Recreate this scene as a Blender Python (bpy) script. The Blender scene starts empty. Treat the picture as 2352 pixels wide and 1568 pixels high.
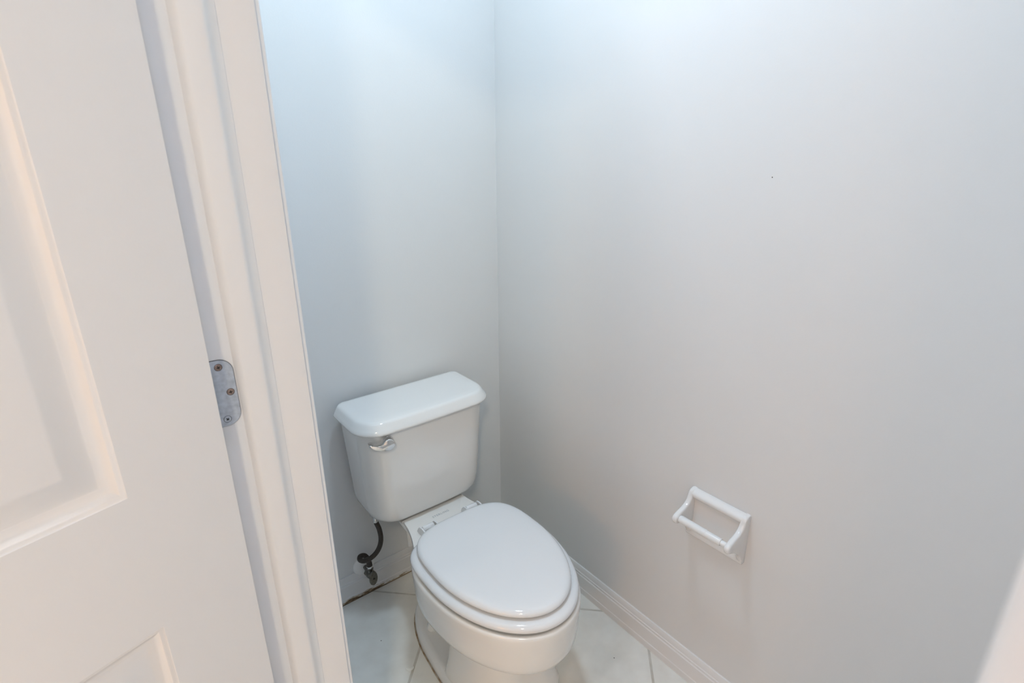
import bpy, bmesh, math, random
from math import sin, cos, pi, radians, sqrt
from mathutils import Vector, Matrix
random.seed(7)
scene = bpy.context.scene
C = scene.collection

# ---------------------------------------------------------------- camera, world, exposure
YAW, PITCH, ROLL, FPX = radians(38.2728), radians(19.2938), radians(-0.32765), 1248.55
fw = Vector((sin(YAW) * cos(PITCH), cos(YAW) * cos(PITCH), -sin(PITCH)))
r0 = Vector((cos(YAW), -sin(YAW), 0)); u0 = r0.cross(fw)
rr = r0 * cos(ROLL) + u0 * sin(ROLL); uu = -r0 * sin(ROLL) + u0 * cos(ROLL)
cam_d = bpy.data.cameras.new('camera'); cam = bpy.data.objects.new('camera', cam_d); C.objects.link(cam)
cam.matrix_world = Matrix(((rr.x, uu.x, -fw.x, 0), (rr.y, uu.y, -fw.y, 0), (rr.z, uu.z, -fw.z, 1.4), (0, 0, 0, 1)))
cam_d.sensor_width = 36; cam_d.lens = FPX / 2352 * 36; cam_d.clip_start = 0.01
cam_d.dof.use_dof = True; cam_d.dof.focus_distance = 1.35; cam_d.dof.aperture_fstop = 8.0
scene.camera = cam
w = bpy.data.worlds.new('world'); scene.world = w; w.use_nodes = True
w.node_tree.nodes['Background'].inputs[0].default_value = (0.8, 0.85, 0.9, 1)
w.node_tree.nodes['Background'].inputs[1].default_value = 0.05
vs = scene.view_settings
vs.view_transform = 'Standard'; vs.look = 'None'; vs.exposure = 0.0; vs.gamma = 1.0; vs.use_curve_mapping = False

COOL = (0.645, 0.829, 1.000); COOL_L = 152.0       # the closet's own ceiling lamp
WARM = (1.000, 0.500, 0.180); WARM_L = 50.0        # vanity shades in the outer room
HALL = (1.000, 0.874, 0.673); HALL_L = 318.0          # ceiling lamp of the outer room
FILL_JAMB = (0.395, 0.500, 1.000); FILL_JAMB_L = 76.0  # unseen fill lamp, added to brighten the hinge-side jamb
FILL_WALL = (1.000, 0.932, 0.995); FILL_WALL_L = 219.0  # unseen fill lamp, added to lift the right wall without lighting the door

# ---------------------------------------------------------------- materials
def mat(name, base, rough=0.5, metal=0.0, coat=0.0, bump=None, var=None, spec=0.5, emit=None):
    m = bpy.data.materials.new(name); m.use_nodes = True
    nt = m.node_tree; b = nt.nodes['Principled BSDF']
    b.inputs['Base Color'].default_value = (*base, 1); b.inputs['Roughness'].default_value = rough
    b.inputs['Metallic'].default_value = metal; b.inputs['Coat Weight'].default_value = coat
    b.inputs['Coat Roughness'].default_value = 0.03; b.inputs['Specular IOR Level'].default_value = spec
    tc = nt.nodes.new('ShaderNodeTexCoord')
    if var:      # (scale, other colour, amount)
        n = nt.nodes.new('ShaderNodeTexNoise'); n.inputs['Scale'].default_value = var[0]; n.inputs['Detail'].default_value = 6
        nt.links.new(tc.outputs['Object'], n.inputs['Vector'])
        mr = nt.nodes.new('ShaderNodeMapRange'); mr.inputs[1].default_value = 0.35; mr.inputs[2].default_value = 0.7
        mr.inputs[4].default_value = var[2]; nt.links.new(n.outputs['Fac'], mr.inputs[0])
        mx = nt.nodes.new('ShaderNodeMix'); mx.data_type = 'RGBA'
        mx.inputs[6].default_value = (*base, 1); mx.inputs[7].default_value = (*var[1], 1)
        nt.links.new(mr.outputs[0], mx.inputs[0]); nt.links.new(mx.outputs[2], b.inputs['Base Color'])
    if bump:     # (scale, strength)
        n = nt.nodes.new('ShaderNodeTexNoise'); n.inputs['Scale'].default_value = bump[0]; n.inputs['Detail'].default_value = 3
        nt.links.new(tc.outputs['Object'], n.inputs['Vector'])
        bp = nt.nodes.new('ShaderNodeBump'); bp.inputs['Strength'].default_value = bump[1]; bp.inputs['Distance'].default_value = 0.001
        nt.links.new(n.outputs['Fac'], bp.inputs['Height']); nt.links.new(bp.outputs[0], b.inputs['Normal'])
    if emit:
        b.inputs['Emission Color'].default_value = (*emit[0], 1); b.inputs['Emission Strength'].default_value = emit[1]
    return m

M_WALL = mat('wall_paint', (0.765, 0.765, 0.755), 0.42, bump=(260, 0.12), spec=0.35)
M_CEIL = mat('ceiling_paint', (0.82, 0.82, 0.81), 0.8, bump=(120, 0.3))
M_TRIM = mat('trim_enamel', (0.82, 0.812, 0.80), 0.30, bump=(60, 0.05), spec=0.4)
M_DOOR = mat('door_enamel', (0.77, 0.765, 0.755), 0.33, bump=(180, 0.08), spec=0.4)
M_CHINA = mat('white_china', (0.83, 0.82, 0.80), 0.10, coat=0.6)
M_SEAT = mat('white_seat_plastic', (0.78, 0.79, 0.81), 0.045, coat=0.3)
M_CERAM = mat('white_ceramic', (0.83, 0.82, 0.805), 0.09, coat=0.6)
M_PLAST = mat('white_plastic', (0.83, 0.83, 0.82), 0.3)
M_CHROME = mat('chrome', (0.82, 0.82, 0.82), 0.08, metal=1.0, var=(90, (0.55, 0.54, 0.52), 0.5))
M_ZINC = mat('zinc_hinge', (0.56, 0.61, 0.68), 0.42, metal=0.35, var=(150, (0.36, 0.40, 0.45), 0.7))
M_BRONZE = mat('bronze_screw', (0.36, 0.27, 0.23), 0.4, metal=0.7, var=(400, (0.22, 0.15, 0.12), 0.6))
M_DARK = mat('dark_slot', (0.03, 0.025, 0.02), 0.7)
M_HOSE = mat('braided_hose', (0.030, 0.022, 0.017), 0.5, var=(300, (0.06, 0.048, 0.038), 0.8), bump=(900, 0.5))
M_VALVE = mat('tarnished_valve', (0.22, 0.21, 0.19), 0.28, metal=0.85, var=(160, (0.09, 0.085, 0.075), 0.8))
M_ESC = mat('escutcheon_white', (0.88, 0.87, 0.85), 0.35)
M_TILE = mat('floor_tile', (0.88, 0.86, 0.80), 0.33, var=(14, (0.78, 0.75, 0.685), 0.8), bump=(70, 0.05))
M_GROUT = mat('floor_grout', (0.66, 0.63, 0.57), 0.9, var=(30, (0.50, 0.46, 0.39), 0.8))
M_CAULK = mat('rusty_caulk', (0.50, 0.43, 0.34), 0.7, var=(60, (0.24, 0.13, 0.05), 1.0))
M_LOGO = mat('grey_print', (0.36, 0.39, 0.42), 0.4)
M_SCRAP = mat('paper_scrap', (0.86, 0.84, 0.78), 0.9)
M_GLASSW = mat('lit_opal_glass', (0.9, 0.9, 0.9), 0.4, emit=(COOL, COOL_L))
M_GLASSH = mat('lit_opal_glass_outer', (0.9, 0.9, 0.9), 0.4, emit=(HALL, HALL_L))
M_FILL_WALL = mat('added_fill_wall', (0.9, 0.9, 0.9), 0.4, emit=(FILL_WALL, FILL_WALL_L))
M_FILL_JAMB = mat('added_fill_jamb', (0.9, 0.9, 0.9), 0.4, emit=(FILL_JAMB, FILL_JAMB_L))
M_BULB = mat('lit_shade', (0.9, 0.85, 0.8), 0.4, emit=(WARM, WARM_L))
M_SPECK = mat('dark_speck', (0.10, 0.09, 0.08), 0.8)

def stain_trim():
    """white enamel; the foot of the board carries a ragged brown-black damp stain"""
    m = mat('stained_trim_enamel', (0.78, 0.775, 0.765), 0.30, spec=0.4)
    nt = m.node_tree; b = nt.nodes['Principled BSDF']
    tc = nt.nodes.new('ShaderNodeTexCoord'); sp = nt.nodes.new('ShaderNodeSeparateXYZ'); nt.links.new(tc.outputs['Object'], sp.inputs[0])
    mp = nt.nodes.new('ShaderNodeMapping'); mp.inputs['Scale'].default_value = (22, 30, 110)
    nt.links.new(tc.outputs['Object'], mp.inputs[0])
    n = nt.nodes.new('ShaderNodeTexNoise'); n.inputs['Scale'].default_value = 1.4; n.inputs['Detail'].default_value = 7; n.inputs['Roughness'].default_value = 0.7
    nt.links.new(mp.outputs[0], n.inputs['Vector'])
    def ramp(src, a, c, lo, hi):
        k = nt.nodes.new('ShaderNodeMapRange'); k.inputs[1].default_value = a; k.inputs[2].default_value = c
        k.inputs[3].default_value = lo; k.inputs[4].default_value = hi; nt.links.new(src, k.inputs[0]); return k.outputs[0]
    def math_(op, a, c):
        k = nt.nodes.new('ShaderNodeMath'); k.operation = op; k.use_clamp = True
        for i, v in enumerate((a, c)):
            if isinstance(v, (int, float)): k.inputs[i].default_value = v
            else: nt.links.new(v, k.inputs[i])
        return k.outputs[0]
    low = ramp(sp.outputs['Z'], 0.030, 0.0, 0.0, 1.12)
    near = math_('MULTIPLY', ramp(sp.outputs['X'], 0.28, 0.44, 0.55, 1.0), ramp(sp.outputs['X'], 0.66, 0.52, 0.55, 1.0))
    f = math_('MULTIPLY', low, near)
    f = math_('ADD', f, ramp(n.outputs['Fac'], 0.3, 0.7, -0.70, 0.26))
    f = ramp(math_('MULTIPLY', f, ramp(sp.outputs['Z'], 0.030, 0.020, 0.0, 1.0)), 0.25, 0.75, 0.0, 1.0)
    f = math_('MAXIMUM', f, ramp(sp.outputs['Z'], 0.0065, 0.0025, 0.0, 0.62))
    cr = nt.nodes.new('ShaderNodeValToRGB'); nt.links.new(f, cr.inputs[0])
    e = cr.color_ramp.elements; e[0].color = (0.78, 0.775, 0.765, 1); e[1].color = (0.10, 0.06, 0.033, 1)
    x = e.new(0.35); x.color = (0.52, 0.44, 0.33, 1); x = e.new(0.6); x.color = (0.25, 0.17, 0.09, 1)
    nt.links.new(cr.outputs[0], b.inputs['Base Color'])
    return m
M_STAIN = stain_trim()

# ---------------------------------------------------------------- mesh helpers
def link_mesh(name, verts, faces, m, parent=None, smooth=True, sharp=35, loc=None, subsurf=0):
    me = bpy.data.meshes.new(name); me.from_pydata([tuple(v) for v in verts], [], faces); me.update()
    bm = bmesh.new(); bm.from_mesh(me)
    bmesh.ops.remove_doubles(bm, verts=bm.verts, dist=1e-6)
    bmesh.ops.recalc_face_normals(bm, faces=bm.faces); bm.to_mesh(me); bm.free()
    for p in me.polygons: p.use_smooth = smooth
    if smooth: me.set_sharp_from_angle(angle=radians(sharp))
    me.materials.append(m)
    o = bpy.data.objects.new(name, me); C.objects.link(o)
    if loc: o.location = loc
    if parent: o.parent = parent
    if subsurf:
        s = o.modifiers.new('sub', 'SUBSURF'); s.levels = subsurf; s.render_levels = subsurf
    return o

def empty(name, loc=(0, 0, 0), rz=0):
    o = bpy.data.objects.new(name, None); C.objects.link(o); o.location = loc; o.rotation_euler = (0, 0, rz); o.empty_display_size = 0.05
    return o
def tag(o, label, cat, group=None):
    o['label'] = label; o['category'] = cat
    if group: o['group'] = group
    return o
def struct(o, label=None, cat=None):
    o['kind'] = 'structure'
    if label: o['label'] = label
    if cat: o['category'] = cat
    return o

class MB:
    def __init__(s): s.v = []; s.f = []
    def box(s, x0, x1, y0, y1, z0, z1):
        n = len(s.v)
        s.v += [(x, y, z) for z in (z0, z1) for y in (y0, y1) for x in (x0, x1)]
        s.f += [tuple(n + i for i in q) for q in ((0, 1, 3, 2), (4, 6, 7, 5), (0, 4, 5, 1), (2, 3, 7, 6), (0, 2, 6, 4), (1, 5, 7, 3))]
        return s
    def prism(s, poly, axis, a, b):
        """closed 2-D polygon extruded along an axis; poly in the other two axes, in order"""
        n = len(s.v); k = len(poly)
        def P(p, t):
            return {'x': (t, p[0], p[1]), 'y': (p[0], t, p[1]), 'z': (p[0], p[1], t)}[axis]
        s.v += [P(p, a) for p in poly] + [P(p, b) for p in poly]
        s.f += [tuple(n + i for i in range(k)), tuple(n + k + i for i in reversed(range(k)))]
        s.f += [(n + i, n + (i + 1) % k, n + k + (i + 1) % k, n + k + i) for i in range(k)]
        return s
    def loft(s, rings, cap0=True, cap1=True):
        n = len(s.v); k = len(rings[0])
        for r in rings: s.v += [tuple(p) for p in r]
        for j in range(len(rings) - 1):
            a = n + j * k; b = a + k
            s.f += [(a + i, a + (i + 1) % k, b + (i + 1) % k, b + i) for i in range(k)]
        if cap0: s.f.append(tuple(n + i for i in range(k)))
        if cap1: s.f.append(tuple(n + (len(rings) - 1) * k + i for i in range(k)))
        return s
    def lathe(s, c, axis, prof, seg=32, sx=1.0, sy=1.0):
        """prof = [(radius, height)] around axis through c"""
        ax = Vector(axis).normalized(); t = Vector((0, 0, 1)) if abs(ax.z) < 0.9 else Vector((1, 0, 0))
        e1 = ax.cross(t).normalized(); e2 = ax.cross(e1); c = Vector(c)
        rings = [[c + ax * h + e1 * (r * sx * cos(2 * pi * i / seg)) + e2 * (r * sy * sin(2 * pi * i / seg)) for i in range(seg)] for r, h in prof]
        return s.loft(rings)
    def tube(s, pts, r, seg=14):
        pts = [Vector(p) for p in pts]; rings = []; up = Vector((0, 1, 0)); prev = None
        for i, p in enumerate(pts):
            d = (pts[min(i + 1, len(pts) - 1)] - pts[max(i - 1, 0)]).normalized()
            if prev is None:
                e1 = d.cross(up); e1 = e1.normalized() if e1.length > 1e-3 else d.cross(Vector((1, 0, 0))).normalized()
            else:
                e1 = (prev - d * prev.dot(d)).normalized()
            prev = e1; e2 = d.cross(e1); rad = r[i] if isinstance(r, (list, tuple)) else r
            rings.append([p + e1 * (rad * cos(2 * pi * k / seg)) + e2 * (rad * sin(2 * pi * k / seg)) for k in range(seg)])
        return s.loft(rings)
    def build(s, name, m, parent=None, smooth=True, sharp=35, bevel=0, loc=None, subsurf=0, seg=3):
        o = link_mesh(name, s.v, s.f, m, parent, smooth, sharp, loc, subsurf)
        if bevel:
            b = o.modifiers.new('bev', 'BEVEL'); b.width = bevel; b.segments = seg; b.limit_method = 'ANGLE'; b.angle_limit = radians(30)
            b.harden_normals = True
        return o

def catmull(P, per=8):
    P = [Vector(p) for p in P]; out = []
    Q = [P[0] * 2 - P[1]] + P + [P[-1] * 2 - P[-2]]
    for i in range(1, len(Q) - 2):
        a, b, c, d = Q[i - 1:i + 3]
        for k in range(per):
            t = k / per
            out.append(0.5 * ((2 * b) + (c - a) * t + (2 * a - 5 * b + 4 * c - d) * t * t + (3 * b - a - 3 * c + d) * t ** 3))
    out.append(P[-1]); return out

# ================================================================= THE ROOM
XR, YB, ZC = 1.083, 1.449, 2.44        # right wall, back wall, ceiling
XI, XO = 0.2065, 0.0865                # closet and outer-room faces of the door wall
YF = -0.16                             # closet front wall
HX, HY0, HY1 = -3.60, -1.90, 1.60      # outer room
JY, RJY = 0.717, -0.005                # hinge-side and lock-side jamb faces
DH = 2.045                             # clear door height

struct(MB().box(XI - 0.12, XR + 0.12, YB, YB + 0.1, 0, ZC).build('wall_back', M_WALL, smooth=False), 'pale grey painted wall behind the toilet tank', 'wall')
struct(MB().box(XR, XR + 0.1, YF - 0.1, YB, 0, ZC).build('wall_right', M_WALL, smooth=False), 'pale grey painted wall carrying the paper holder', 'wall')
struct(MB().box(XI, XR, YF - 0.1, YF, 0, ZC).build('wall_front', M_WALL, smooth=False), 'pale grey painted wall facing the toilet', 'wall')
struct(MB().box(XO, XI, JY + 0.019, YB, 0, ZC).box(XO, XI, HY0, RJY - 0.019, 0, ZC).box(XO, XI, RJY - 0.019, JY + 0.019, DH + 0.019, ZC)
       .build('wall_left', M_WALL, smooth=False), 'pale grey painted wall with the door opening', 'wall')
struct(MB().box(HX - 0.1, XR + 0.1, HY0 - 0.1, HY1 + 0.1, ZC, ZC + 0.1).build('ceiling', M_CEIL, smooth=False), 'white painted ceiling above the closet and outer room', 'ceiling')
struct(MB().box(HX - 0.1, HX, HY0, HY1, 0, ZC).build('wall_vanity', M_WALL, smooth=False), 'painted outer room wall with the vanity light', 'wall')
struct(MB().box(HX, XO, HY1, HY1 + 0.1, 0, ZC).build('wall_far', M_WALL, smooth=False), 'painted outer room wall behind the open door', 'wall')
struct(MB().box(HX, XO, HY0 - 0.1, HY0, 0, ZC).build('wall_near', M_WALL, smooth=False), 'painted outer room wall behind the camera', 'wall')

# floor: grout bed with diagonal tiles
fl = struct(MB().box(HX - 0.1, XR + 0.1, HY0 - 0.1, HY1 + 0.1, -0.06, -0.0005).build('floor', M_GROUT, smooth=False), 'beige diagonal floor tiles with tan grout', 'floor')
def clip(poly, x0, x1, y0, y1):
    for ax, lim, sg in ((0, x0, 1), (0, x1, -1), (1, y0, 1), (1, y1, -1)):
        out = []
        for i, p in enumerate(poly):
            q = poly[(i + 1) % len(poly)]; a = sg * (p[ax] - lim) >= 0; b = sg * (q[ax] - lim) >= 0
            if a: out.append(p)
            if a != b:
                t = (lim - p[ax]) / (q[ax] - p[ax]); out.append((p[0] + (q[0] - p[0]) * t, p[1] + (q[1] - p[1]) * t))
        poly = out
        if not poly: return []
    return poly
TS, G = 0.339, 0.0036
k = TS * sqrt(2)
def put_tiles(x0, x1, y0, y1):
    for i in range(-12, 13):
        for j in range(-12, 13):
            a0, a1 = 1.967 + i * k, 1.967 + (i + 1) * k      # x + y
            b0, b1 = 0.598 + j * k, 0.598 + (j + 1) * k      # y - x
            g = G * sqrt(2)
            P = [((a - b) / 2, (a + b) / 2) for a, b in ((a0 + g, b0 + g), (a1 - g, b0 + g), (a1 - g, b1 - g), (a0 + g, b1 - g))]
            P = clip(P, x0, x1, y0, y1)
            if len(P) < 3: continue
            area = abs(sum(P[n][0] * P[(n + 1) % len(P)][1] - P[(n + 1) % len(P)][0] * P[n][1] for n in range(len(P)))) / 2
            if area < 2e-4: continue
            MB().prism(P, 'z', -0.005, 0.0).build('tile', M_TILE, fl, smooth=False)
put_tiles(XO, XR, YF, YB)
put_tiles(HX, XO, HY0, HY1)

# baseboards
BPROF = [(0, 0), (0.0125, 0), (0.0128, 0.021), (0.0112, 0.024), (0.0112, 0.0665), (0.0098, 0.0685), (0.0085, 0.0695), (0.0085, 0.0725), (0.0096, 0.074),
         (0.0092, 0.0765), (0.0072, 0.0785), (0.0072, 0.081), (0.0066, 0.086), (0.0058, 0.0905), (0.0048, 0.0935), (0.0042, 0.0965), (0.0028, 0.0975), (0, 0.0975)]
struct(MB().prism([(YB - d, z) for d, z in BPROF], 'x', XI, XR).build('baseboard_back', M_STAIN, sharp=28), 'white moulded baseboard, dark damp stain along its foot', 'baseboard')
struct(MB().prism([(XR - d, z) for d, z in BPROF], 'y', YF, YB - 0.0128).build('baseboard_right', M_TRIM, sharp=28), 'white moulded baseboard below the paper holder', 'baseboard')
struct(MB().prism([(XI + d, z) for d, z in BPROF], 'y', JY + 0.075, YB - 0.0128).build('baseboard_left', M_TRIM, sharp=28), 'white moulded baseboard beside the door frame', 'baseboard')

# door frame: hinge jamb with moulded stop, lock jamb, head, casings
def jamb_profile(face, s):
    """s = -1: face looks to -y (hinge side), +1: looks to +y; stop stands proud of the face"""
    st = [(0.1190, 0.0), (0.1198, 0.0022), (0.1212, 0.0050), (0.1232, 0.0078), (0.1256, 0.0098), (0.1282, 0.0107), (0.1480, 0.0107), (0.1505, 0.0102),
          (0.1528, 0.0085), (0.1552, 0.0060), (0.1580, 0.0038), (0.1612, 0.0022), (0.1648, 0.0012), (0.1655, 0.0)]
    pts = [(XO, -0.019), (XO, -0.0012), (XO + 0.0012, 0.0)] + st + [(XI - 0.0015, 0.0), (XI - 0.0004, -0.0004), (XI, -0.0015), (XI, -0.019)]
    return [(x, face + s * d) for x, d in pts]
lj = struct(MB().prism(jamb_profile(JY, -1), 'z', 0, DH).build('trim_1', M_TRIM, sharp=40), 'white hinge-side door jamb with moulded stop', 'door frame')
rj = struct(MB().prism(jamb_profile(RJY, 1), 'z', 0, DH).build('trim_2', M_TRIM, sharp=40), 'white lock-side door jamb at the right edge', 'door frame')
hd = struct(MB().box(XO, XI, RJY - 0.019, JY + 0.019, DH, DH + 0.019).box(0.119, 0.1655, RJY, JY, DH - 0.0107, DH).build('trim_3', M_TRIM, smooth=False), 'white door head jamb above the opening', 'door frame')
def casing_prof(w0, sgn):     # distance from opening edge, thickness
    return [(0.005, 0.0), (0.005, 0.0055), (0.007, 0.0068), (0.012, 0.0080), (0.030, 0.0105), (0.045, 0.014), (0.056, 0.0155), (0.060, 0.0145), (0.062, 0.0)]
n = 4
for face, sgn in ((XI, 1), (XO, -1)):
    for y0, s2 in ((JY, 1), (RJY, -1)):
        if face == XO and s2 == -1: prof = [(a, b * 0.72) for a, b in casing_prof(0, 1)]
        else: prof = casing_prof(0, 1)
        struct(MB().prism([(face + sgn * t, y0 + s2 * d) for d, t in prof], 'z', 0, DH + 0.06).build('trim_%d' % n, M_TRIM, sharp=40),
               'white casing strip at the %s of the door opening' % ('closet side' if sgn > 0 else 'outer side'), 'door frame'); n += 1
    struct(MB().prism([(face + sgn * t, DH + d) for d, t in casing_prof(0, 1)], 'y', RJY - 0.0, JY).build('trim_%d' % n, M_TRIM, sharp=40),
           'white head casing above the door opening', 'door frame'); n += 1

# ---------------------------------------------------------------- the open six-panel door
DA = radians(180 + 18.9)
door = struct(empty('door_1', (0.0873, 0.674, 0), DA), 'white six-panel door standing open at the left', 'door')
DW, DT, Z0, Z1 = 0.711, 0.035, 0.010, 2.040
cols = [(0.1105, 0.3055), (0.4055, 0.6005)]
rows = [(0.215, 0.878), (1.0545, 1.655), (1.765, 1.925)]
f = MB()
ts = [0, cols[0][0], cols[0][1], cols[1][0], cols[1][1], DW]
zs = [Z0, rows[0][0], rows[0][1], rows[1][0], rows[1][1], rows[2][0], rows[2][1], Z1]
for i in range(5):
    for j in range(7):
        if i in (1, 3) and j in (1, 3, 5): continue
        q = len(f.v); f.v += [(ts[i], 0, zs[j]), (ts[i + 1], 0, zs[j]), (ts[i + 1], 0, zs[j + 1]), (ts[i], 0, zs[j + 1])]; f.f.append((q, q + 1, q + 2, q + 3))
q = len(f.v); f.v += [(0, 0, Z0), (DW, 0, Z0), (DW, 0, Z1), (0, 0, Z1), (0, -DT, Z0), (DW, -DT, Z0), (DW, -DT, Z1), (0, -DT, Z1)]
f.f += [tuple(q + a for a in s) for s in ((4, 5, 6, 7), (0, 4, 7, 3), (1, 2, 6, 5), (0, 1, 5, 4), (3, 7, 6, 2))]
f.build('door_slab', M_DOOR, door, smooth=False)
PPROF = [(0, 0), (0.0012, -0.0010), (0.0030, -0.0016), (0.0046, -0.0022), (0.0056, -0.0034), (0.0085, -0.0052), (0.0120, -0.0076), (0.0148, -0.0090), (0.0165, -0.0094), (0.0178, -0.0102),
         (0.0196, -0.0104), (0.0225, -0.0102), (0.0290, -0.0088), (0.0380, -0.0062), (0.0445, -0.0040), (0.0465, -0.0036), (0.0485, -0.0035)]
for a0, a1 in cols:
    for b0, b1 in rows:
        p = MB(); rings = [[(a0 + d, y, b0 + d), (a1 - d, y, b0 + d), (a1 - d, y, b1 - d), (a0 + d, y, b1 - d)] for d, y in PPROF]
        p.loft(rings, cap0=False, cap1=True); p.build('panel', M_DOOR, door, sharp=40)
for z in (0.20, 1.83):      # leaves let into the door edge belong to the other two hinges
    MB().box(-0.0008, 0.0008, -0.034, -0.004, z - 0.0445, z + 0.0445).build('hinge_leaf', M_ZINC, door, smooth=False)
kn = MB().lathe((DW - 0.06, 0, 0.966), (0, 1, 0), [(0.032, 0), (0.032, 0.004), (0.028, 0.007), (0.012, 0.010), (0.011, 0.030), (0.022, 0.036), (0.027, 0.046), (0.025, 0.056), (0.015, 0.061), (0.001, 0.062)]).build('door_knob', M_CHROME, door)

# hinge on the jamb
hz = 1.114
hg = tag(empty('door_hinge', (0.0765, JY - 0.001, hz - 0.0445)), 'scratched grey metal hinge plate with three screws on the white jamb', 'hinge')
R = 0.0165; hw = 0.0408; hh = 0.089
outl = [(0, 0)] + [(hw - R + R * cos(t), R + R * sin(t)) for t in [radians(-90 + 9 * i) for i in range(11)]] + [(hw - R + R * cos(t), hh - R + R * sin(t)) for t in [radians(9 * i) for i in range(11)]] + [(0, hh)]
MB().prism(outl, 'y', -0.0005, 0.0016).build('leaf_plate', M_ZINC, hg, smooth=False)
# dark paint line round the let-in plate
o2 = [(0, -0.0006)] + [(hw - R + (R + 0.0006) * cos(t), R + (R + 0.0006) * sin(t)) for t in [radians(-90 + 9 * i) for i in range(11)]] + [(hw - R + (R + 0.0006) * cos(t), hh - R + (R + 0.0006) * sin(t)) for t in [radians(9 * i) for i in range(11)]] + [(0, hh + 0.0006)]
MB().prism(o2, 'y', 0.0002, 0.0018).build('mortise_edge', M_DARK, hg, smooth=False)
for kx, kz, mm in ((0.1014, 1.1494, M_BRONZE), (0.1099, 1.1143, M_BRONZE), (0.1007, 1.0787, M_ZINC)):
    sx, sz = kx - 0.0765, kz - (hz - 0.0445)
    sc = MB().lathe((sx, -0.0004, sz), (0, -1, 0), [(0.0042, 0), (0.0042, 0.0003), (0.0036, 0.0009), (0.001, 0.0011)], 24).build('screw', mm, hg)
    MB().lathe((sx, -0.0003, sz), (0, -1, 0), [(0.0047, 0), (0.0047, 0.00035)], 24).build('countersink', M_DARK, sc)
    a = random.uniform(0, 1.2)
    for b in (0, pi / 2):
        c, s = cos(a + b), sin(a + b); L_, W_ = 0.0021, 0.0006
        MB().prism([(sx + c * L_ - s * W_, sz + s * L_ + c * W_), (sx - c * L_ - s * W_, sz - s * L_ + c * W_), (sx - c * L_ + s * W_, sz - s * L_ - c * W_), (sx + c * L_ + s * W_, sz + s * L_ - c * W_)], 'y', -0.0017, -0.0005).build('cross_slot', M_DARK, sc, smooth=False)
MB().tube([(0, -0.002, 0), (0, -0.002, hh)], 0.0055).build('barrel', M_ZINC, hg)

# ================================================================= TOILET
TX = 0.684
toilet = tag(empty('toilet', (TX, 0, 0)), 'white two-piece toilet with closed lid in the corner', 'toilet')
RZ = 0.365        # rim height
def egg(cy, half, af, ab, nf, nb, N=96, inset=0.0, z=0.0):
    out = []
    for i in range(N):
        t = 2 * pi * i / N; s, c = sin(t), cos(t)      # t=0 -> front (-y)
        e = nf if c >= 0 else nb
        x = (half - inset) * math.copysign(abs(s) ** (2 / e), s)
        y = cy - math.copysign(abs(c) ** (2 / e), c) * ((af if c >= 0 else ab) - inset)
        out.append((x, y, z))
    return out
BO = dict(cy=0.985, half=0.193, af=0.301, ab=0.195, nf=2.05, nb=2.3)
sk = [(0.03, RZ - 0.006), (0.014, RZ - 0.003), (0.008, RZ), (0.004, RZ - 0.0012), (0.001, RZ - 0.005), (0.0, RZ - 0.011), (0.0005, RZ - 0.03), (0.002, 0.31), (0.0035, 0.285), (0.006, 0.262), (0.011, 0.246), (0.020, 0.234), (0.034, 0.226), (0.055, 0.221), (0.085, 0.217)]
b = MB(); b.loft([egg(inset=d, z=z, **BO) for d, z in sk]); b.build('bowl', M_CHINA, toilet, sharp=60)

def half_ring(knots, z, per=6):
    """closed outline from half knots (y, half-width), front to back"""
    P = catmull([(-h, y, z) for y, h in knots], per)
    left = [(min(p.x, 0), p.y, z) for p in P]
    return left + [(-x, y, zz) for x, y, zz in reversed(left[1:-1])]
# deck at the back of the bowl, with the lower bed the tank sits on
dk = MB()
def deck_ring(z, d, dy=0):
    return half_ring([(1.06, 0), (1.06, 0.06), (1.065, 0.115 - d), (1.085, 0.150 - d), (1.11, 0.150 - d), (1.14, 0.1375 - d), (1.18, 0.1225 - d), (1.22, 0.1125 - d), (1.255, 0.1075 - d), (1.2655 - dy, 0.104 - d), (1.267 - dy, 0.06), (1.267 - dy, 0)], z)
dk.loft([deck_ring(RZ - 0.10, 0.085), deck_ring(RZ - 0.06, 0.070), deck_ring(RZ - 0.036, 0.045), deck_ring(RZ - 0.022, 0.016), deck_ring(RZ - 0.014, 0.004), deck_ring(RZ - 0.006, 0.0), deck_ring(RZ - 0.0005, 0.0022, 0.0015), deck_ring(RZ + 0.0003, 0.006, 0.004)])
dk.build('deck', M_CHINA, toilet, sharp=55)
bed = MB()
def bed_ring(z, d):
    return half_ring([(1.16, 0), (1.16, 0.07), (1.17, 0.108 - d), (1.22, 0.1135 - d), (1.28, 0.1115 - d), (1.36, 0.108 - d), (1.405 - d, 0.10 - d), (1.415 - d, 0.06), (1.415 - d, 0)], z)
bed.loft([bed_ring(0.20, 0.080), bed_ring(0.27, 0.072), bed_ring(0.315, 0.055), bed_ring(0.333, 0.030), bed_ring(0.343, 0.010), bed_ring(0.350, 0.002), bed_ring(0.357, 0.003)])
bed.build('tank_bed', M_CHINA, toilet, sharp=55)
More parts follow.
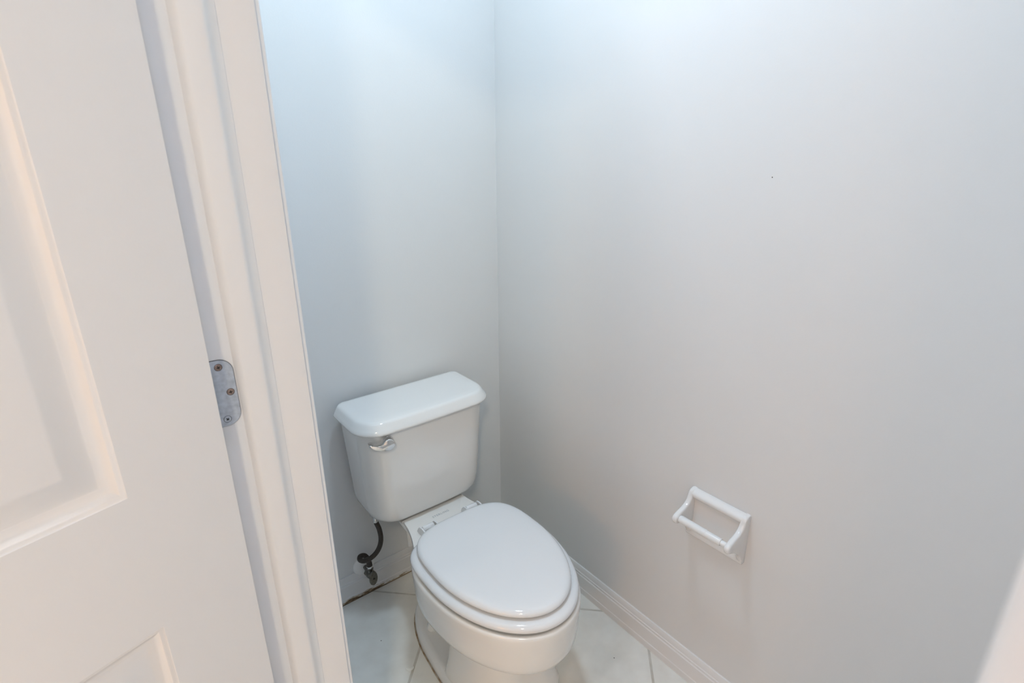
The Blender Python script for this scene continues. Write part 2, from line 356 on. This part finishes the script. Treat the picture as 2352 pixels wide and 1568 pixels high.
# pedestal: broad front column, then the narrower trapway
def ped(z, g=0.0, fy=0.0, tw=0.0):
    return half_ring([(0.800 + fy, 0), (0.803 + fy, 0.050 + g * .5), (0.828 + fy, 0.088 + g), (0.880, 0.112 + g), (0.950, 0.121 + g), (0.993, 0.122 + g), (1.008, 0.112 + g), (1.016, 0.090 + tw), (1.030, 0.072 + tw), (1.10, 0.064 + tw), (1.20, 0.062 + tw), (1.265, 0.05 + tw), (1.282, 0.025), (1.284, 0)], z)
pd = MB(); pd.loft([ped(0.26, 0.008, -0.012, 0.02), ped(0.225, 0.0, 0, 0.012), ped(0.18, -0.003, 0.002, 0), ped(0.12, -0.001, 0, -0.002), ped(0.08, 0.005, -0.006, 0.0), ped(0.05, 0.014, -0.016, 0.008), ped(0.03, 0.02, -0.024, 0.015), ped(0.004, 0.021, -0.026, 0.02)])
pd.build('pedestal', M_CHINA, toilet, sharp=50)
FK = [(0.768, 0), (0.771, 0.055), (0.795, 0.102), (0.845, 0.133), (0.92, 0.147), (1.0, 0.1505), (1.07, 0.1455), (1.143, 0.1370), (1.21, 0.1175), (1.262, 0.088), (1.290, 0.045), (1.296, 0)]
def foot(z, d):
    return half_ring([(y + (d if i < 3 else 0) - (d if i > 9 else 0), max(h - d, 0)) for i, (y, h) in enumerate(FK)], z)
ft = MB(); ft.loft([foot(0.0015, 0.001), foot(0.006, 0.0), foot(0.022, 0.002), foot(0.032, 0.006), foot(0.037, 0.013), foot(0.036, 0.024), foot(0.032, 0.035)])
ft.build('foot', M_CHINA, toilet, sharp=60)
ck = [(x, y, 0.0012) for x, y, _ in foot(0, -0.001)]; ck = ck[8:len(ck) // 2 + 4]
MB().tube(ck, 0.0022, 8).build('caulk_line', M_CAULK, toilet)
for s in (-1, 1):
    MB().lathe((s * 0.088, 1.155, 0.028), (0, 0, 1), [(0.016, 0), (0.016, 0.012), (0.0145, 0.019), (0.010, 0.025), (0.004, 0.0275), (0.0005, 0.028)], 24).build('bolt_cap', M_PLAST, toilet)

# seat ring and lid
SO = dict(cy=0.972, half=0.1870, af=0.2835, ab=0.167, nf=2.0, nb=3.9)
st = MB()
zb = RZ + 0.006
outer = [(0.006, zb), (0.002, zb + 0.002), (0.0, zb + 0.007), (0.0015, zb + 0.012), (0.0055, zb + 0.0165), (0.012, zb + 0.0192), (0.022, zb + 0.0205), (0.04, zb + 0.0205), (0.055, zb + 0.019), (0.063, zb + 0.014), (0.064, zb + 0.003), (0.060, zb)]
rg = [egg(inset=d, z=z, **SO) for d, z in outer]
st.loft(rg + [rg[0]], False, False); seat = st.build('seat_ring', M_SEAT, toilet, sharp=60)
for x, y in ((-0.14, 0.86), (0.14, 0.86), (-0.12, 1.09), (0.12, 1.09)):
    MB().lathe((x, y, RZ - 0.002), (0, 0, 1), [(0.012, 0), (0.012, 0.009)], 16).build('bumper', M_SEAT, seat)
LO = dict(cy=0.968, half=0.1685, af=0.2585, ab=0.174, nf=1.97, nb=3.4)
zl = zb + 0.0255
ld = MB(); ld.loft([egg(inset=d, z=z, **LO) for d, z in [(0.010, zl), (0.004, zl + 0.0005), (0.001, zl + 0.003), (0.0, zl + 0.006), (0.0012, zl + 0.0095), (0.0045, zl + 0.0132), (0.010, zl + 0.0158), (0.018, zl + 0.0174), (0.035, zl + 0.0184), (0.08, zl + 0.0194), (0.13, zl + 0.0198)]])
lid = ld.build('seat_lid', M_SEAT, toilet, sharp=60)
for x, y in ((-0.12, 0.85), (0.12, 0.85)):
    MB().box(x - 0.012, x + 0.012, y - 0.006, y + 0.006, zl - 0.0055, zl + 0.002).build('bumper', M_SEAT, lid, smooth=False)
for hx in (-0.069, 0.0815):
    hy = 1.174
    h = MB().lathe((hx - 0.0185, hy, RZ + 0.0135), (1, 0, 0), [(0.005, 0), (0.0080, 0.001), (0.0092, 0.003), (0.0092, 0.034), (0.0080, 0.036), (0.005, 0.037)], 20)
    h.prism([(hy - 0.014, RZ), (hy + 0.013, RZ), (hy + 0.010, RZ + 0.008), (hy + 0.004, RZ + 0.018), (hy - 0.010, RZ + 0.018)], 'x', hx - 0.0165, hx + 0.0165)
    hb = h.build('hinge_post', M_SEAT, toilet, sharp=40)
    for e0 in (hx - 0.0265, hx + 0.0205):
        MB().prism([(hy - 0.040, RZ + 0.022), (hy - 0.010, RZ + 0.026), (hy + 0.004, RZ + 0.0235), (hy + 0.013, RZ + 0.014), (hy + 0.019, RZ + 0.001), (hy - 0.016, RZ + 0.001), (hy - 0.040, RZ + 0.012)], 'x', e0, e0 + 0.0045).build('hinge_ear', M_SEAT, hb, smooth=False)
tx = bpy.data.curves.new('maker_name', 'FONT'); tx.body = 'STERLING'; tx.size = 0.0115; tx.align_x = 'CENTER'; tx.extrude = 0.0001; tx.space_character = 1.15
to = bpy.data.objects.new('maker_name_curve', tx); C.objects.link(to)
bpy.context.view_layer.update()
me = bpy.data.meshes.new_from_object(to.evaluated_get(bpy.context.evaluated_depsgraph_get())); bpy.data.objects.remove(to)
me.materials.clear(); me.materials.append(M_LOGO)
lo = bpy.data.objects.new('maker_name', me); C.objects.link(lo); lo.parent = toilet; lo.location = (0.0, 1.2165, RZ + 0.0006); lo['label'] = 'small grey maker lettering on the deck'

# tank
def rrect(hw, y0, y1, rf, rb, bow, z, N=10):
    """rounded rectangle, front at y0 (bowed out by bow at the middle), back at y1"""
    P = []
    def arc(cx, cy, r, a0, a1):
        for i in range(N + 1):
            t = radians(a0 + (a1 - a0) * i / N); P.append([cx + r * cos(t), cy + r * sin(t)])
    arc(-hw + rf, y0 + rf, rf, 180, 270)
    for i in range(1, 12): P.append([(-hw + rf) + (2 * hw - 2 * rf) * i / 12, y0])
    arc(hw - rf, y0 + rf, rf, 270, 360)
    arc(hw - rb, y1 - rb, rb, 0, 90)
    arc(-hw + rb, y1 - rb, rb, 90, 180)
    out = []
    for x, y in P:
        wgt = max(0.0, min(1.0, (y1 - y) / (y1 - y0)))
        out.append((x, y - bow * (1 - (x / hw) ** 2) * wgt, z))
    return out
tk = []
zt0, zt1 = 0.362, 0.692
for z, d in ((zt0, 0.060), (zt0 + 0.002, 0.045), (zt0 + 0.006, 0.030), (zt0 + 0.013, 0.018), (zt0 + 0.022, 0.010), (zt0 + 0.034, 0.004), (zt0 + 0.050, 0.001), (zt0 + 0.070, 0.0), (zt0 + 0.14, 0.0), (zt0 + 0.22, 0.0), (zt1, 0.0)):
    t = (z - zt0) / (zt1 - zt0)
    tk.append(rrect(0.1835 + 0.0215 * t - d, 1.246 - 0.010 * t + d * 0.75, 1.418 - d * 0.25, 0.068 - d * 0.4, 0.022, 0.006, z))
t_ = MB(); t_.loft([[(x - 0.003, y, z) for x, y, z in r] for r in tk]); tank = t_.build('tank', M_CHINA, toilet, sharp=60)
ll = []
for z, d in ((0.6875, 0.010), (0.687, 0.004), (0.689, 0.001), (0.6915, 0.0), (0.6950, 0.0008), (0.7012, 0.0045), (0.7085, 0.0095), (0.7135, 0.0125), (0.7170, 0.0155), (0.7195, 0.0195), (0.7208, 0.026), (0.7214, 0.045), (0.7216, 0.07)):
    ll.append(rrect(0.2180 - d, 1.2165 + d * 0.95, 1.428 - d * 0.35, 0.075 - d * 0.55, 0.026 - min(d, 0.02) * 0.5, 0.005, z))
l_ = MB(); l_.loft([[(x - 0.0055, y, z) for x, y, z in r] for r in ll]); l_.build('tank_lid', M_CHINA, toilet, sharp=60)

# flush lever: round hub and tapering paddle
lev = MB()
c0 = Vector((0.5405 - TX, 1.230, 0.6625)); ax = Vector((-0.26, -1, 0)).normalized(); ex = Vector((0, 0, 1)).cross(ax).normalized(); ez = Vector((0, 0, 1))
if ex.x > 0: ex = -ex
hub = []
for i in range(24):
    a = 2 * pi * i / 24; hub.append((0.0165 * cos(a), 0.0165 * sin(a)))
def lev_pt(u, v, h): return c0 + ex * u + ez * v + ax * h
shape = [(-0.0165 * cos(radians(a)), 0.0165 * sin(radians(a))) for a in range(-90, 91, 15)]      # right half circle, bottom to top
shape += [(0.0080, 0.0150), (0.0140, 0.0110), (0.0180, 0.0055), (0.0230, 0.0020), (0.0300, 0.0015), (0.0400, 0.0035), (0.0510, 0.0065), (0.0540, 0.0055), (0.0545, 0.0030), (0.0500, -0.0030), (0.0400, -0.0095), (0.0250, -0.0150), (0.0120, -0.0170)]
def lring(h, sc):
    cx = 0.012; cz = -0.006
    return [lev_pt(cx + (u - cx) * sc, cz + (v - cz) * sc, h - max(0, u - 0.02) * 0.10) for u, v in shape]
lev.loft([lring(0.002, 0.92), lring(0.004, 0.97), lring(0.0225, 0.97), lring(0.0240, 0.94), lring(0.0248, 0.86)])
lv = lev.build('flush_lever', M_CHROME, tank, sharp=50)
MB().lathe(c0, ax, [(0.013, -0.004), (0.013, 0.008)], 20).build('lever_stem', M_CHROME, tank)

# ================================================================= WATER SUPPLY
ws = tag(empty('water_supply_line', (0.512, YB, 0.112)), 'dark braided supply hose and tarnished shutoff valve below the tank', 'supply line')
def L(p): return (p[0] - 0.512, p[1] - YB, p[2] - 0.112)
MB().lathe(L((0.512, YB, 0.113)), (0, -1, 0), [(0.0365, 0), (0.0365, 0.0025), (0.034, 0.006), (0.027, 0.010), (0.016, 0.0125), (0.009, 0.0135)], 40).build('escutcheon', M_ESC, ws)
MB().tube([L((0.512, YB - 0.004, 0.112)), L((0.512, 1.41, 0.112))], 0.0075).build('stub_pipe', M_VALVE, ws)
MB().lathe(L((0.512, 1.412, 0.112)), (0, -1, 0), [(0.013, 0), (0.0158, 0.001), (0.0158, 0.012), (0.013, 0.013)], 6).build('compression_nut', M_VALVE, ws, smooth=False)
vb = MB().lathe(L((0.512, 1.402, 0.112)), (0, -1, 0), [(0.012, 0), (0.0140, 0.002), (0.0145, 0.009), (0.0125, 0.016), (0.0095, 0.018), (0.007, 0.028)], 24)
vb.lathe(L((0.512, 1.393, 0.112)), (0, 0, 1), [(0.0085, 0), (0.0085, 0.022), (0.0105, 0.022), (0.0105, 0.028)], 20)
vb.build('valve_body', M_VALVE, ws)
MB().lathe(L((0.512, 1.393, 0.139)), (0, 0, 1), [(0.0098, 0), (0.0105, 0.001), (0.0105, 0.008), (0.0098, 0.009)], 6).build('outlet_nut', M_CHROME, ws, smooth=False)
MB().lathe(L((0.511, 1.375, 0.112)), (0.12, -1, 0), [(0.006, 0), (0.014, 0.001), (0.0155, 0.003), (0.0145, 0.006), (0.008, 0.0072), (0.0025, 0.0065), (0.0005, 0.0065)], 32, sx=0.95, sy=1.75).build('valve_handle', M_VALVE, ws)
MB().lathe(L((0.5118, 1.3690, 0.112)), (0.12, -1, 0), [(0.0032, 0), (0.0030, 0.0016), (0.001, 0.0020)], 16).build('handle_screw', M_DARK, ws)
MB().lathe(L((0.511, 1.393, 0.147)), (0, 0, 1), [(0.0092, 0), (0.0095, 0.002), (0.0085, 0.014), (0.0075, 0.016)], 20).build('hose_collar', M_HOSE, ws)
path = catmull([L(p) for p in ((0.511, 1.393, 0.158), (0.510, 1.394, 0.172), (0.502, 1.401, 0.186), (0.488, 1.402, 0.190), (0.481, 1.389, 0.190), (0.487, 1.374, 0.192), (0.502, 1.363, 0.199), (0.520, 1.356, 0.213), (0.534, 1.351, 0.236), (0.541, 1.350, 0.265), (0.540, 1.353, 0.298), (0.5345, 1.358, 0.322), (0.533, 1.360, 0.334))], 8)
MB().tube(path, 0.0076, 16).build('hose', M_HOSE, ws)
MB().lathe(L((0.533, 1.360, 0.326)), (0, 0, 1), [(0.0085, 0), (0.009, 0.001), (0.009, 0.010), (0.0075, 0.012), (0.0075, 0.026), (0.0155, 0.026), (0.0155, 0.037)], 20).build('tank_coupling', M_CHROME, ws)

# ================================================================= PAPER HOLDER
PY0, PY1 = 0.4835, 0.6375
ph = tag(empty('toilet_paper_holder', (XR, (PY0 + PY1) / 2, 0.47)), 'white glazed ceramic paper holder on the right wall', 'paper holder')
ym, zm = (PY0 + PY1) / 2, 0.47
def prof(pts): return [(x - 0.0, z - zm) for x, z in pts]
# plate with lip along the top and a rolled foot, in (x from wall, z)
plate = [(0, 0.4665), (-0.008, 0.4665), (-0.0125, 0.469), (-0.0145, 0.474), (-0.0135, 0.482), (-0.011, 0.492), (-0.0100, 0.505), (-0.0100, 0.560), (-0.0104, 0.567), (-0.0125, 0.5755), (-0.0165, 0.5815),
         (-0.0205, 0.5860), (-0.0222, 0.5905), (-0.0210, 0.5955), (-0.0165, 0.6003), (-0.0100, 0.6032), (-0.0060, 0.6038), (0, 0.604)]
MB().prism(prof(plate), 'y', PY0 - ym, PY1 - ym).build('back_plate', M_CERAM, ph, sharp=40, bevel=0.003)
arm = catmull([(-0.006, 0.6040, 0), (-0.0130, 0.6030, 0), (-0.0190, 0.5990, 0), (-0.0225, 0.5920, 0), (-0.0265, 0.5820, 0), (-0.0340, 0.5725, 0), (-0.0480, 0.5650, 0), (-0.0660, 0.5595, 0), (-0.0800, 0.5525, 0), (-0.0835, 0.5430, 0), (-0.0790, 0.5335, 0), (-0.0680, 0.5290, 0), (-0.0480, 0.5190, 0), (-0.0290, 0.5020, 0), (-0.0170, 0.4830, 0), (-0.0100, 0.4700, 0)], 4)
arm = [(p.x, p.y) for p in arm] + [(0, 0.4665), (0, 0.604)]
def inset_poly(P, d):
    n_ = len(P); out = []
    for i in range(n_):
        a, b_ = Vector(P[i - 1]), Vector(P[(i + 1) % n_]); t = (b_ - a).normalized(); nn = Vector((-t.y, t.x))
        q = Vector(P[i]) + nn * d
        out.append((P[i][0] if P[i][0] > -0.0005 else min(q.x, 0), q.y if P[i][0] <= -0.0005 else P[i][1] + (d if P[i][1] < 0.5 else -d)))
    return out
for y0, y1 in ((PY0 - 0.0005, PY0 + 0.0145), (PY1 - 0.0145, PY1 + 0.0005)):
    wd = (y1 - y0) / 2; secs = []
    for t in [-1 + 2 * i / 14 for i in range(15)]:
        d = 0.0052 * (1 - sqrt(max(0.0, 1 - abs(t) ** 2.6)))
        secs.append([(x, (y0 + y1) / 2 + wd * t - ym, z - zm) for x, z in inset_poly(arm, d)])
    MB().loft(secs).build('arm', M_CERAM, ph, sharp=70)
rl = tag(empty('paper_roller', (XR - 0.069, ym, 0.5455)), 'white plastic spring roller held between the ceramic holder arms', 'roller')
a0, a1 = PY0 + 0.0135 - ym, PY1 - 0.0135 - ym
MB().lathe((0, a1, 0), (0, -1, 0), [(0.0066, 0.0005), (0.0088, 0.0020), (0.0096, 0.0055), (0.0096, 0.074)], 28).build('outer_tube', M_PLAST, rl, sharp=50)
MB().lathe((0, a1 - 0.0735, 0), (0, -1, 0), [(0.0090, 0), (0.0090, 0.038), (0.0084, 0.0395)], 28).build('inner_tube', M_PLAST, rl, sharp=50)
MB().lathe((0, a1 - 0.112, 0), (0, -1, 0), [(0.0062, 0), (0.0068, 0.003), (0.0068, a1 - a0 - 0.112 - 0.002), (0.0056, a1 - a0 - 0.112)], 20).build('end_pin', M_PLAST, rl, sharp=50)

# ================================================================= LAMPS
for px, py, gm, lab in ((0.61, 0.82, M_GLASSW, 'round white ceiling lamp inside the closet'), (-0.65, -0.78, M_GLASSH, 'round white ceiling lamp near the outer room corner'), (-0.20, -0.95, M_FILL_JAMB, 'added unseen fill lamp behind the camera'), (-1.05, 0.36, M_FILL_WALL, 'added unseen fill lamp in front of the open door')):  # the last two are made-up fill lamps, added out of view
    cl = tag(empty('ceiling_light', (px, py, ZC)), lab, 'lamp', 'round ceiling lamps')
    MB().lathe((0, 0, 0), (0, 0, -1), [(0.115, 0), (0.115, 0.006), (0.105, 0.012), (0.082, 0.014)], 48).build('lamp_base', M_PLAST, cl)
    MB().lathe((0, 0, -0.0142), (0, 0, -1), [(0.080, 0), (0.078, 0.008), (0.066, 0.018), (0.045, 0.026), (0.022, 0.030), (0.004, 0.031)], 24).build('lamp_glass', gm, cl)
vl = tag(empty('vanity_light', (HX, -1.165, 1.95)), 'chrome vanity light bar with three opal shades', 'lamp')
MB().box(0, 0.03, -0.31, 0.31, -0.055, 0.055).build('back_bar', M_CHROME, vl, smooth=False, bevel=0.006)
for i in range(3):
    y = -0.205 + 0.205 * i
    MB().tube([(0.025, y, 0), (0.08, y, 0.0), (0.10, y, -0.02)], 0.008, 10).build('bracket', M_CHROME, vl)
    MB().lathe((0.10, y, -0.015), (0, 0, -1), [(0.020, 0), (0.045, 0.01), (0.062, 0.05), (0.068, 0.12), (0.060, 0.135), (0.001, 0.137)], 20).build('lamp_shade', M_BULB, vl)

# ================================================================= LITTER
def blob(name, pts, h, m, loc):
    bm = MB(); N = len(pts)
    bm.loft([[(x, y, 0) for x, y in pts], [(x * .9, y * .9, h) for x, y in pts], [(x * .4, y * .4, h * 1.4) for x, y in pts]])
    return bm.build(name, m, loc=loc)
tag(blob('paper_crumb', [(-0.011, 0.004), (-0.012, 0.010), (-0.006, 0.009), (-0.001, 0.001), (0.006, 0.004), (0.012, 0.002), (0.010, -0.003), (0.002, -0.006), (-0.007, -0.006)], 0.0025, M_SCRAP, (0.487, 1.096, 0.0)), 'small off-white scrap on the floor left of the toilet foot', 'scrap')
for i, (x, y) in enumerate(((0.4636, 1.2370), (0.8020, 0.8350), (0.9700, 0.7560))):
    MB().lathe((x, y, 0.0), (0, 0, 1), [(0.0016, 0), (0.0013, 0.0006), (0.0003, 0.0009)], 8).build('dirt_speck', M_SPECK, fl)
MB().lathe((XR, 0.5514, 1.3491), (-1, 0, 0), [(0.0013, 0), (0.0011, 0.0004), (0.0003, 0.0006)], 8).build('nail_mark', M_SPECK, bpy.data.objects['wall_right'])
